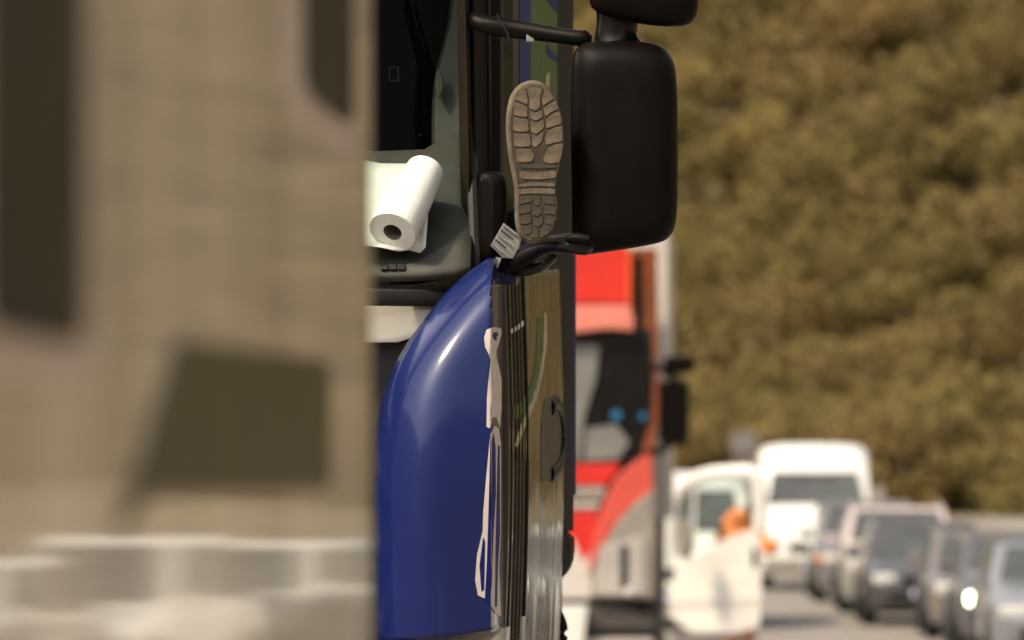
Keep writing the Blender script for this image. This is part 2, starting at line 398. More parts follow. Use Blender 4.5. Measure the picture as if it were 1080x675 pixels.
# A pillar pieces seen edge on
def strip(name, x0, x1, y0, y1, D0, D1, m, back=.12, parent=truck, dy0=0, bev=.004, lean=0):
    """upright strip: photo columns x0..x1, rows y0..y1 with its left edge at distance D0 and right edge at D1"""
    a = [P(x0+lean, y1, D0), P(x1+lean, y1, D1), P(x1, y0, D1), P(x0, y0, D0)]
    b = [q + Vector((-.02, back, 0)) for q in a]
    return hexa(name, [a[0], a[1], b[1], b[0], a[3], a[2], b[2], b[3]], m, parent, bevel=bev)
strip('pillar_trim', 489.5, 493.5, -60, 282, 12.02, 12.03, M_pillar, lean=7, back=.03, bev=.001)
strip('corner_pillar', 492, 501, -60, 282, 12.07, 12.09, M_blackgloss, lean=5, back=.12)
strip('pillar_cover', 499, 513, -60, 235, 12.05, 12.13, M_pillar, lean=3, back=.10, bev=.008)
strip('window_guide', 513, 517, -60, 280, 12.16, 12.2, M_seal, lean=3, back=.05, bev=.002)
# upper body side behind the window: tan strip, navy strip, green film, black rear edge
def sidestrip(name, x0, x1, ya, yb, m, lift=0, parent=truck, th=.03, bev=.003, pts=None):
    tabD = [(500, 11.95), (530, 12.15), (547, 12.5), (575, 13.5), (603, 14.2), (612, 14.4)]
    q = pts or [(x0, ya), (x1, ya), (x1, yb), (x0, yb)]
    v = [P(x+lift, y, interp(tabD, x)) for x, y in q]
    return prism(name, v, (-th, 0, 0), m, parent, bevel=bev)
sidestrip('side_post', 529, 532.5, -60, 275, M_pillar, lift=-1, bev=.001, th=.02)
sidestrip('door_post', 541, 547, -60, 300, M_post, lift=0, bev=.001)
sidestrip('side_panel', 548, 560, -60, 300, M_decal_navy, lift=0, bev=.001)
sidestrip('green_panel', 560, 575, -60, 128, M_decal_green, lift=0, bev=.0005)
gp = sidestrip('green_panel', 575, 588, -60, 128, M_decal_green, lift=0, bev=.0005)
sidestrip('navy_stroke', 0, 0, 0, 0, M_decal_navy, lift=.6, parent=gp, th=.004, bev=0, pts=[(576, 47), (580, 52), (587.5, 60), (587.5, 66), (579, 60), (576, 56)])
sidestrip('navy_stroke', 0, 0, 0, 0, M_decal_navy, lift=.6, parent=gp, th=.004, bev=0, pts=[(576, -60), (587.5, -60), (587.5, 14), (582, 8), (577, 0)])
sidestrip('tan_stroke', 0, 0, 0, 0, M_decal_tan, lift=.6, parent=gp, th=.004, bev=0, pts=[(575.5, 80), (579, 76), (579, 100), (575.5, 110)])
sidestrip('lower_side_panel', 560, 575, 129, 285, M_rear, bev=.0005)
sidestrip('lower_side_panel', 575, 588, 129, 285, M_rear, bev=.0005)
sidestrip('edge_strip', 604.6, 607.5, 268, 522, M_decal_navy, bev=.001)
sidestrip('rear_edge', 588, 605, -60, 560, M_rear, lift=0, bev=.004)
# cab enclosure
box('cab_roof', (XL, 12.2, 3.72), (-.50, 14.4, 3.95), M_blue, truck, bevel=.08, seg=4)
box('roof_front', (XL+.05, 12.0, 3.73), (-.60, 12.25, 3.86), M_blue, truck, bevel=.03)
box('cab_rear_wall', (XL, 14.42, 1.0), (-.50, 14.5, 3.9), M_dark, truck, bevel=.02)
box('cab_far_side', (XL-.03, 11.9, 1.0), (XL, 14.4, 3.72), M_blue, truck, bevel=.01)
box('far_lining', (XL+.001, 12.0, 1.66), (XL+.02, 14.38, 3.71), M_dark, truck)
box('roof_lining', (XL+.02, 12.26, 3.69), (-.56, 14.38, 3.716), M_dark, truck)
box('cab_floor', (XL+.02, 12.2, 1.55), (-.60, 14.38, 1.65), M_dark, truck)
box('bulkhead', (XL+.02, 11.98, 1.2), (-.66, 12.05, 2.62), M_dark, truck)
for i, xx in enumerate((-2.5, -1.25)):
    st = box('seat', (xx-.26, 13.0, 2.1), (xx+.26, 13.5, 2.3), M_dark, truck, bevel=.05)
    box('backrest', (xx-.25, 13.45, 2.3), (xx+.25, 13.6, 3.1), M_dark, st, bevel=.05)
tube('steering_wheel', [Vector((-2.45+.21*math.cos(a), 12.62+.1*math.sin(a), 2.95+.19*math.sin(a))) for a in [2*math.pi*k/24 for k in range(25)]], .014, M_black, truck, seg=8)
# dashboard: sloped shelf and inner pillar lining
drow = []
for (y, D) in ((296, 11.86), (286, 11.90), (262, 11.98), (225, 12.06), (190, 12.14), (160, 12.22), (151, 12.3), (156, 12.5)):
    tp = 16 if y < 157 or y == 156 else (9 if y == 160 else 0)
    drow.append([P(x, y+dy+(tp if x < 455 else 0), D+dd) for x, dy, dd in ((496 - (0 if y > 200 else 2), -6, .02), (480, -2, 0), (450, 0, 0), (400, 2, 0), (300, 2, 0), (0, 2, 0), (-300, 2, 0), (-660, 2, 0))])
dash = grid('dashboard', drow, M_dash, truck, solid=.02, flip=False)
lin = prism('pillar_lining', smoothpoly([P(494, 170, 12.30), P(459, 172, 12.32), P(458, 135, 12.33), P(459, 98, 12.34), P(463, 72, 12.35), P(472, 40, 12.36), P(478, 10, 12.37), P(477, -30, 12.4), P(486, -30, 12.38), P(489, 60, 12.36)], 1), (-.01, .05, 0), M_dash, truck, bevel=.006)
prism('grab_handle', smoothpoly([P(459, 78, 12.31), P(463, 72, 12.31), P(467, 78, 12.31), P(467, 96, 12.31), P(463, 104, 12.31), P(459, 98, 12.31)], 1), (0, .02, 0), M_buckle if False else M_dash, truck, bevel=.004)
# vent slots and small latch
for k in range(3):
    x0 = 401+k*9
    prism('vent_slot', [P(x0, 284, 11.85), P(x0+8, 284, 11.85), P(x0+8, 278.5, 11.87), P(x0, 278.5, 11.87)], (0, .02, 0), M_seal, dash, bevel=.001)
lt = [(411, 71), (420, 71), (420, 85), (411, 85)]
for (a, b) in ((0, 1), (1, 2), (2, 3), (3, 0)):
    pa = P(*lt[a], 12.6); pb = P(*lt[b], 12.6)
    tube('latch_bar', [pa, pb], .0012, M_brown, truck, seg=6)
# scuttle under the glass, silver band, grille
def band(name, pts_top, pts_bot, m, back=.1, bev=.004):
    n = len(pts_top); a = pts_top + pts_bot[::-1]
    return prism(name, a, (0, back, 0), m, truck, bevel=bev)
def rowpts(lst): return [P(x, y, D) for x, y, D in lst]
band('scuttle', rowpts([(-700, 300, 11.93), (385, 300, 11.88), (440, 299, 11.88), (480, 291, 11.91), (497, 284, 11.93)]), rowpts([(-700, 322, 11.93), (385, 320, 11.88), (440, 317, 11.88), (470, 310, 11.93), (492, 300, 11.95)]), M_brown)
prism('scuttle_slot', rowpts([(380, 298, 11.87), (411, 298, 11.87), (411, 301.5, 11.87), (380, 301.5, 11.87)]), (0, .01, 0), M_seal, truck)
band('front_panel', rowpts([(-700, 324, 11.93), (385, 321, 11.88), (440, 319, 11.88), (480, 309, 11.93)]), rowpts([(-700, 362, 11.91), (385, 362, 11.87), (420, 361, 11.87), (450, 352, 11.90)]), M_silver, bev=.006)
box('grille', (XL+.1, 11.9, 1.2), (-.72, 11.97, 2.60), M_seal, truck, bevel=.01)
for k in range(7):
    z = 1.3+.17*k
    box('grille_slat', (XL+.3, 11.84, z), (-.86, 11.9, z+.05), M_brown, truck, bevel=.01)
box('bumper', (XL-.02, 11.62, .42), (-.55, 12.1, 1.12), M_blue, truck, bevel=.08, seg=3)
for xx in (XL+.35, -.95):
    box('headlight', (xx-.22, 11.6, .78), (xx+.22, 11.66, 1.0), M_lamp, truck, bevel=.03)
# corner fairing: bulging blue shell
LE = [(272, 515), (278, 506), (290, 490), (312, 467), (335, 449), (360, 430), (385, 416), (410, 406), (440, 399), (470, 396), (520, 394.5), (580, 395), (630, 396), (668, 398)]
LEs = [(p.y, p.x) for p in catmull([Vector((x, y, 0)) for y, x in LE], 6)]
def le(y): return interp(LEs, y)
rows = []
ylist = [272, 275, 279, 285, 292, 300, 312, 325, 340, 360, 380, 400, 425, 450, 480, 510, 540, 570, 600, 620, 636, 648, 656, 662, 667]
for y in ylist:
    xl = le(y); row = []
    flare = max(0, (y-600)/62.)**2
    lean = .09*max(0, (600-y)/330.)**2
    for j in range(27):
        s = j/26; x = xl + (531-xl)*s**.85
        e = min(1, (x-xl)/95.); q = max(0, 1-(531-x)/13.)
        D = 11.56 + .13*(1-math.sin(math.pi/2*e))**1.7 + .07*(x-395)/136. + .50*q**1.9 + lean
        yy = y + flare*(9*(1-s) - 9*max(0, s-.5))
        row.append(P(x, yy, D))
    rows.append(row)
fair = grid('corner_fairing', rows, M_blue, truck, solid=0)
thicken(fair, 1, -1, .003)
# turned-in lip of the fairing and the panel under it
lip = rows[-1]
grid('fairing_flange', [[r_[0]+Vector((.002, .004, 0)) for r_ in rows], [Vector((r_[0].x+.03, 12.02, r_[0].z)) for r_ in rows]], M_seal, truck)
grid('fairing_lip', [lip, [q+Vector((-.0, .02, -.006)) for q in lip], [q+Vector((-.03, .14, -.012)) for q in lip]], M_blue, truck)
low = []
for k, z in enumerate((1.995, 1.6, 1.12)):
    low.append([Vector((-.54-.23*(1-s/10.)**1.4-.0, 11.72-.16*math.sin(math.pi*s/10)+.42*(s/10)**2.2, z)) for s in range(11)])
grid('lower_corner_panel', low, M_silver, truck, solid=.01)
# reflection of white vehicles painted as pale shapes on the fairing flank: polygons conformed to the shell by reusing its parametrisation
from mathutils.bvhtree import BVHTree
def shell_bvh(o):
    dg = bpy.context.evaluated_depsgraph_get(); bm = bmesh.new(); bm.from_mesh(o.data); 
    for v in bm.verts: v.co += WL[o.name]
    return BVHTree.FromBMesh(bm)
def decal(name, pts, surf, m, parent, lift=.0009, step=4):
    """fill a photo-space outline with a fine grid cut by the outline and drop it on the surface along the view ray"""
    bvh = shell_bvh(surf)
    me = bpy.data.meshes.new(name); me.from_pydata([(x, y, 0) for x, y in pts], [], [tuple(range(len(pts)))])
    bm = bmesh.new(); bm.from_mesh(me)
    y0 = min(p[1] for p in pts); y1 = max(p[1] for p in pts); x0 = min(p[0] for p in pts); x1 = max(p[0] for p in pts)
    y = y0+step
    while y < y1:
        bmesh.ops.bisect_plane(bm, geom=list(bm.verts)+list(bm.edges)+list(bm.faces), plane_co=(0, y, 0), plane_no=(0, 1, 0)); y += step
    x = x0+1.3
    while x < x1:
        bmesh.ops.bisect_plane(bm, geom=list(bm.verts)+list(bm.edges)+list(bm.faces), plane_co=(x, 0, 0), plane_no=(1, 0, 0)); x += 1.3
    org = Vector((0, 0, CAMZ)); miss = []
    for v in bm.verts:
        d = (P(v.co.x, v.co.y, 12)-org).normalized()
        h = bvh.ray_cast(org, d)
        if h[0] is None: h = (P(v.co.x, v.co.y, 12.15), Vector((1, 0, 0)), 0, 0)
        nn = h[1] if h[1].dot(d) < 0 else -h[1]
        v.co = h[0] + nn*lift
    bm.to_mesh(me); bm.free()
    return link(name, me, m, parent, True)
fig = [(513, 348), (520, 345), (528, 346), (528.5, 352), (526, 362), (523, 370), (523, 376), (526, 388), (528.5, 400), (528.5, 430), (527, 452), (523, 440), (519, 440), (516.5, 452), (513, 450), (513.5, 420), (515, 400), (517, 380), (515.5, 374), (511.5, 366), (510.5, 356)]
decal('figure_reflection', fig, fair, M_pale_figure, fair)
decal('figure_reflection', [(524, 350.5), (520, 350.5), (518.5, 354), (521, 359), (524, 358), (522.5, 355.5), (525, 353.5)], fair, M_decal_navy, fair, lift=.0014)
decal('figure_reflection', [(517, 458), (521, 449), (526, 452), (528, 470), (528, 560), (526, 600), (528, 650), (523, 648), (513, 632), (504, 628), (501, 612), (503, 585), (509, 560), (509.5, 540), (513, 500)], fair, M_pale_figure, fair)
for q in ([(517, 470), (520, 456), (522, 470), (522.5, 520), (520, 560), (517, 640), (511, 634), (513, 600), (515, 540)], [(524.5, 470), (526.5, 470), (527, 560), (524.5, 600), (523.5, 640), (521.5, 640), (522.5, 560)], [(505.5, 596), (509.5, 566), (511.5, 572), (510.5, 622), (507.5, 624)]):
    decal('figure_reflection', q, fair, M_decal_navy, fair, lift=.0014)
# door: gently curved panel from the fairing edge to the rear edge
xcol = [531.5, 534, 537.5, 540, 543, 547.5, 550, 556, 562, 570, 578, 584, 589.5]
tabD = [(500, 11.95), (530, 12.15), (547, 12.5), (575, 13.5), (603, 14.2), (612, 14.4)]
def doorpt(x, y):
    D = interp(tabD, x); p = P(x, y, D)
    w_ = math.sin((x-530)*.45)*.0006 + .010*math.sin((x-531)/59*math.pi)
    p.x += w_ + .010*math.sin((y-290)/390*math.pi)
    if y > 560: p.x -= .000*(y-560)
    return p
drows = [[doorpt(x, y) for x in [531.0+i*1.0 for i in range(60)]] for y in range(284, 700, 8)]
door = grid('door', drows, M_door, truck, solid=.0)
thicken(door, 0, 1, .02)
tube('door_seam', [doorpt(546.5, y)+Vector((.003, -.002, 0)) for y in range(290, 690, 40)], .0035, M_seal, door, seg=6)
#tube('door_seam', [doorpt(534.5, y)+Vector((.003, -.002, 0)) for y in range(290, 690, 40)], .003, M_seal, door, seg=6)
def on(surf, name, pts, m, lift=.0008): return decal(name, pts, surf, m, surf, lift=lift)
on(door, 'green_swoosh', [(541, 428), (549, 424), (556, 414), (562, 398), (565, 378), (566, 352), (567, 335), (571, 335), (572, 352), (571, 385), (568, 405), (562, 422), (554, 436), (544, 443), (541, 440)], M_decal_green)
on(door, 'tan_swoosh', [(542, 470), (545, 472), (556, 445), (566, 420), (572, 395), (577, 360), (576, 330), (573.5, 330), (572.5, 370), (567, 400), (558, 428), (548, 450)], M_decal_tan)
on(door, 'figure_arm', [(537, 348), (544, 344), (551, 338), (554.5, 337.5), (554, 342), (546, 348), (539, 352)], M_pale_figure, lift=.0012)
M_trimrib = mat('brown door edge rib', (.05, .036, .026), .45, spec=.3, var=.3, vscale=20)
for xx_, rw_, mm_ in ((533.5, .0028, M_seal), (537.2, .0035, M_trimrib), (540.4, .0028, M_seal), (543.2, .0026, M_trimrib)):
    tube('door_edge_rib', [doorpt(xx_, y)+Vector((.001, -.001, 0)) for y in range(286, 690, 40)], rw_, mm_, door, seg=8)
# door handle in its recess
hrec = [(575, 420), (582, 418), (588, 424), (591, 440), (592, 470), (590, 492), (584, 505), (572, 508), (571, 470), (572, 440)]
M_recess = mat('olive recess', (.05, .041, .024), .5, spec=.2, var=.2, vscale=20)
hd = decal('handle_recess', [(x-1, y) for x, y in hrec], door, M_recess, door, lift=.0008)
hp = []
for (x, y) in ((574, 430), (579, 424), (585, 430), (588, 446), (588.5, 466), (586, 486), (579, 497), (573, 500)):
    hp.append(doorpt(x, y)+Vector((.002, 0, 0)))
hp = catmull(hp, 4)
tube('door_handle', hp, [(.007, .018)]*len(hp), M_black, door, seg=10)
# rounded end piece under the rear edge and the step fairing below
ep = [P(582, 562, 14.0), P(590, 568, 14.1), P(595, 578, 14.15), P(595, 592, 14.15), P(590, 604, 14.1), P(582, 612, 14.0), P(574, 616, 13.9), P(568, 620, 13.8)]
prism('rear_corner_trim', smoothpoly([P(x, y, 14.12-(602-x)*.012) for x, y in ((574, 562), (602, 560), (603, 590), (597, 605), (586, 615), (570, 618), (576, 598))], 1), (0, .25, 0), M_rear, truck, bevel=.008)
prism('trim_highlight', [P(x, y, 14.10-(602-x)*.012) for x, y in ((577, 566), (586, 566), (585, 592), (579, 598), (577, 586))], (0, .03, 0), M_silver, truck, bevel=.003)
strip('step_fairing', 572, 588, 618, 800, 13.7, 13.9, M_rear, back=.4, bev=.02, lean=-9)
strip('side_skirt', 560, 574, 600, 720, 13.0, 13.6, M_silver, back=.2, bev=.01, lean=-4)
tube('step_bracket', catmull([P(584, 640, 14.0), P(590, 650, 14.0), P(594, 664, 14.0), P(592, 690, 14.0)], 3), .012, M_rear, truck, seg=10)
# chassis and wheels
box('chassis_rail', (-2.2, 12.2, .75), (-2.05, 18.4, 1.0), M_chassis, truck)
box('chassis_rail', (-1.45, 12.2, .75), (-1.3, 18.4, 1.0), M_chassis, truck)
for (xx, yy) in ((XL+.2, 12.95), (-.74, 12.95), (XL+.3, 17.3), (-1.05, 17.3)): wheel(xx, yy, .52, .52, .32, truck, seg=28)
box('fuel_tank', (-1.25, 14.9, .5), (-.95, 16.3, 1.05), M_chrome, truck, bevel=.08, seg=3)
# ---- mirrors
def lofted(name, outline_front, outline_back, D0, D1, m, parent, bev=.012, seg=4):
    return None
def pillow(name, poly, D, depth, m, parent, r=.03, rings=5, front_scale=.80):
    """a housing: outline extruded in depth with generously rounded front and back"""
    pts = smoothpoly(poly, 2); n = len(pts)
    x0 = min(p.x for p in pts); x1 = max(p.x for p in pts); y0 = min(p.y for p in pts); y1 = max(p.y for p in pts)
    cx, cy = (x0+x1)/2, (y0+y1)/2; hx, hy = (x1-x0)/2, (y1-y0)/2
    rp = min(r*500, hx*.6, hy*.6); seq = []
    for k in range(rings+1):
        a = math.pi/2*k/rings
        seq.append((rp*(1-math.sin(a)), D + r*(1-math.cos(a))))
    seq = [(rp*1.45, D-.004)] + seq
    seq += [(s_, D+depth-(d_-D)) for s_, d_ in seq[::-1]]
    vs = []
    for s_, d_ in seq:
        for p in pts:
            vs.append(P(cx+(p.x-cx)*(1-s_/hx), cy+(p.y-cy)*(1-s_/hy), d_))
    fs = []
    for k in range(len(seq)-1):
        for i in range(n): fs.append((k*n+i, k*n+(i+1) % n, (k+1)*n+(i+1) % n, (k+1)*n+i))
    fs += [tuple(range(n-1, -1, -1)), tuple((len(seq)-1)*n+i for i in range(n))]
    return raw(name, vs, fs, m, parent, smooth=True)
def V2(*l): return [Vector(p) for p in l]
mh = pillow('mirror_housing', V2((606, 46), (640, 42), (690, 44), (710, 58), (714.5, 90), (715, 160), (714.5, 235), (706, 252), (690, 258), (640, 266), (608, 270), (603.5, 255), (603, 200), (602, 140), (602, 80)), 11.80, .20, M_black, truck, r=.055, rings=7)
pillow('mirror_glass', V2((612, 60), (700, 60), (706, 240), (612, 256)), 11.992, .012, M_chrome, mh, r=.004, rings=2)
pillow('wide_mirror_housing', V2((619, -60), (640, -75), (720, -75), (737, -50), (737, 10), (730, 27), (700, 29), (655, 22), (630, 14), (620, 4)), 11.80, .18, M_black, truck, r=.04, rings=6)
neck = catmull([P(652, 8, 11.9), P(651, 25, 11.9), P(650, 38, 11.9), P(652, 52, 11.9), P(655, 62, 11.9)], 3)
tube('mirror_neck', neck, [(.046, .04), (.045, .04), (.044, .04), (.043, .04), (.043, .04), (.043, .04), (.045, .04), (.047, .042), (.052, .045), (.058, .05), (.064, .055), (.07, .06), (.076, .065)], M_blackgloss, truck, seg=20, up=(0, 1, 0))
# upper arm
ua = catmull([P(499, 20, 12.05), P(515, 26, 11.99), P(545, 31, 11.93), (P(580, 36, 11.9)), P(608, 40, 11.88), P(624, 42, 11.88)], 4)
rs = [(.018+.0*k, .0185+.002*math.sin(k/3)) for k in range(len(ua))]; rs[-1] = (.010, .008); rs[-2] = (.015, .014); rs[-3] = (.018, .019)
arm = tube('mirror_arm', ua, rs, M_black, truck, seg=16)
tube('arm_seam', [P(x, y, 11.905) for x, y in ((524, 15), (528, 24), (535, 34), (537, 43))], .0016, M_seal, arm, seg=6)
box('arm_clip', P(555, 44, 11.90), P(564, 34, 11.93)+Vector((0, .0, 0)), M_buckle, arm, bevel=.003)
# lower arm with knuckle, second branch
la = catmull([P(527, 272, 12.02), P(540, 276, 11.93), P(556, 270, 11.9), P(575, 262, 11.84), P(596, 260, 11.76), P(612, 259, 11.74), P(625, 258, 11.74)], 4)
rs = [(.016+.001*math.sin(k*.8), .017+.004*math.sin(k*.35)) for k in range(len(la))]; rs[-1] = (.010, .010); rs[-2] = (.016, .016)
arm2 = tube('mirror_arm', la, rs, M_blackgloss, truck, seg=16)
tube('arm_branch', catmull([P(530, 280, 12.0), P(543, 285, 11.94), P(558, 284, 11.93), P(571, 279, 11.93), P(582, 270, 11.95)], 4), [(.013, .014)]*17, M_blackgloss, arm2, seg=14)
tube('arm_knuckle', [P(598, 252, 11.73), P(608, 251, 11.72), P(619, 253, 11.72), P(625, 258, 11.73)], [(.010, .008), (.014, .012), (.014, .012), (.007, .006)], M_black, arm2, seg=12)
tube('arm_ledge', [P(568, 251, 11.93), P(585, 249, 11.93), P(603, 247, 11.93)], [(.01, .003)]*3, M_buckle, arm2, seg=8)
# upright block at the foot of the pillar
pillow('pillar_foot', V2((504, 186), (510, 180), (530, 182), (535, 190), (535, 235), (530, 262), (519, 276), (506, 276), (504, 240)), 11.96, .12, M_brown if False else M_black, truck, r=.02, rings=5)
# ribbed grey bracket
br = prism('ribbed_bracket', [P(*q, 11.90) for q in ((531, 235), (550, 249), (547, 262), (541, 273), (530, 272), (517, 259))], (0, .03, 0), M_buckle, truck, bevel=.003)
for k in range(5):
    a = Vector((530-k*2.9, 236.5+k*5.0)); b = a + Vector((15.5-k*1.0, 11.5-k*.4))
    tube('rib', [P(a.x+1, a.y+1, 11.895), P(b.x, b.y, 11.895)], .0026 if k % 2 == 0 else .0014, M_buckle if k % 2 == 0 else M_seal, br, seg=8)
prism('bracket_tip', [P(523, 271, 11.9), P(529, 272, 11.9), P(524.5, 284, 11.9)], (0, .01, 0), M_buckle, br)
box('ramp_light', P(523, 276, 12.1), P(545, 300, 12.0)+Vector((0, 0, 0)), M_blue, truck, bevel=.006)

# ------------------------------------------------------------------ paper roll and sheet on the shelf
roll = thing('paper_roll', P(425, 262, 12.0), 'white paper towel roll lying partly unrolled on the grey dashboard behind the windscreen', 'paper roll')
a0, a1 = P(414, 245, 11.855), P(449, 179, 12.01)
ax = (a1-a0)
def rollmesh():
    t = ax.normalized(); u = Vector((0, 0, 1)); s = t.cross(u).normalized(); u = s.cross(t); vs, fs = [], []; n = 36
    rad = [(0, .020), (0, .036), (.0, .050), (.012, .052), (.5, .0475), (.985, .0405), (1, .035)]
    for (f, r) in rad:
        for k in range(n):
            a = 2*math.pi*k/n; rr_ = r*(1+.012*math.sin(3*a)) ; vs.append(a0+ax*f+(s*math.cos(a)+u*math.sin(a))*rr_)
    for i in range(len(rad)-1):
        for k in range(n): fs.append((i*n+k, i*n+(k+1) % n, (i+1)*n+(k+1) % n, (i+1)*n+k))
    fs.append(tuple((len(rad)-1)*n+k for k in range(n)))
    return vs, fs
raw('paper_winding', *rollmesh(), M_paper, roll, smooth=True)
t_ = ax.normalized()
tube('card_core', [a0+t_*.002, a0+t_*.10], [(.020, .020), (.0195, .0195)], M_card, roll, seg=24, cap=False)
tube('core_end', [a0+t_*.098, a0+t_*.10], [(.0195, .0195)]*2, M_dark, roll, seg=24)
rows = []
for (u, dz) in ((0, 0), (.15, .2), (.3, .4), (.5, .5), (.7, .4), (.85, .1), (1, -.2)):
    rows.append([P(x+u*sx, y0+(y1_-y0)*u + wob, D0+.0+(D1-.15-D0)*u) for x, y0, y1_, D0, D1, wob, sx in (
        (449, 258, 200, 11.88, 12.10, 3, 4), (443, 264, 186, 11.89, 12.16, 3, 2), (432, 264, 173, 11.88, 12.22, 0, 2), (415, 264, 173, 11.87, 12.24, 0, 4), (400, 262, 174, 11.87, 12.26, -1+dz, 2), (384, 259, 170, 11.87, 12.28, dz*2, 0), (366, 258, 168, 11.88, 12.3, 0, 0), (340, 258, 168, 11.9, 12.3, 0, 0))])
grid('paper_sheet', rows, M_paper, roll, solid=.0015)

# ------------------------------------------------------------------ resting person with the boot out of the window
def skinfig(name, nodes, edges, m, parent=None, sub=2, root=0):
    me = bpy.data.meshes.new(name); c = Vector(nodes[root][0])
    me.from_pydata([tuple(Vector(p)-c) for p, r in nodes], edges, []); me.materials.append(m)
    o = bpy.data.objects.new(name, me); COL.objects.link(o); o.location = c-wloc(parent); WL[o.name] = c
    if parent: o.parent = parent
    md = o.modifiers.new('skin', 'SKIN'); md.use_smooth_shade = True
    for i, (p, r) in enumerate(nodes):
        rr_ = r if isinstance(r, tuple) else (r, r)
        me.skin_vertices[0].data[i].radius = rr_; me.skin_vertices[0].data[i].use_root = (i == root)
    s_ = o.modifiers.new('sub', 'SUBSURF'); s_.levels = s_.render_levels = sub
    return o
SD = 11.74      # distance of the sole
def PS(cx, cy, d=0): return P(520+cx/3.553, 75+cy/3.553, SD+d)
pers = thing('person', (-1.3, 13.2, 2.32), 'person resting in the blue cab with one brown boot up in the side window', 'person')
ank = PS(165, 540, .16)
skinfig('body', [((-1.45, 13.35, 2.44), .15), ((-1.75, 13.4, 2.62), .16), ((-2.05, 13.4, 2.80), .17), ((-2.2, 13.4, 2.92), .07), ((-2.3, 13.38, 3.02), .095),
    ((-1.28, 13.28, 2.47), .10), ((-.98, 12.85, 2.76), .08), ((-.66, 12.38, 2.79), .06), (tuple(ank+Vector((-.015, .16, .0))), .042),
    ((-1.4, 13.2, 2.40), .10), ((-1.35, 12.75, 2.6), .08), ((-1.5, 12.5, 2.2), .055), ((-1.5, 12.4, 2.0), .05), ((-2.0, 13.2, 2.82), .06), ((-1.8, 13.05, 2.6), .05), ((-1.62, 13.1, 2.62), .04)],
    [(0, 1), (1, 2), (2, 3), (3, 4), (0, 5), (5, 6), (6, 7), (7, 8), (0, 9), (9, 10), (10, 11), (11, 12), (2, 13), (13, 14), (14, 15)], M_denim, pers, sub=1)
# boot: upper lofted behind the sole outline
OUT = [(155, 42), (200, 58), (235, 105), (257, 170), (267, 245), (263, 300), (248, 350), (236, 400), (233, 450), (240, 500), (236, 560), (214, 612), (170, 634), (130, 632), (100, 604), (90, 550), (92, 480), (90, 440), (82, 390), (70, 330), (60, 260), (58, 170), (72, 100), (105, 58)]
out = [(p.x, p.y) for p in smoothpoly([Vector(p) for p in OUT], 2)]
cx0 = 165
def ring(scale, d, dx=0, ylim=None, cyo=340):
    r = []
    for x, y in out:
        yy = cyo+(y-cyo)*scale
        if ylim: yy = max(yy, ylim + (yy-ylim)*.0)
        r.append(PS(cx0+(x-cx0)*scale+dx, yy, d))
    return r
rings = [ring(1, 0), ring(1.035, .006, -3), ring(1.04, .018, -6), ring(1.03, .028, -8), ring(.97, .030, -6), ring(.97, .05, -8), ring(.93, .075, -6), ring(.80, .10, -6, 200), ring(.66, .13, -2, 330, 430), ring(.56, .18, 0, 400, 470), ring(.54, .26, 0, 420, 480)]
nb = len(out)
boot_me = [], []
vs = [p for r in rings for p in r]
fs = [(k*nb+i, k*nb+(i+1) % nb, (k+1)*nb+(i+1) % nb, (k+1)*nb+i) for k in range(3, len(rings)-1) for i in range(nb)]
boot = raw('boot', vs, fs, M_leather, pers, smooth=True)
bm = bmesh.new(); bm.from_mesh(boot.data); bmesh.ops.delete(bm, geom=[v for v in bm.verts if not v.link_faces], context='VERTS'); bm.to_mesh(boot.data); bm.free()
vs = [p for r in rings[:4] for p in r]
fs = [tuple(range(nb-1, -1, -1))] + [(k*nb+i, k*nb+(i+1) % nb, (k+1)*nb+(i+1) % nb, (k+1)*nb+i) for k in range(3) for i in range(nb)] + [tuple(3*nb+i for i in range(nb))]
raw('sole', vs, fs, M_sole, boot, smooth=True)
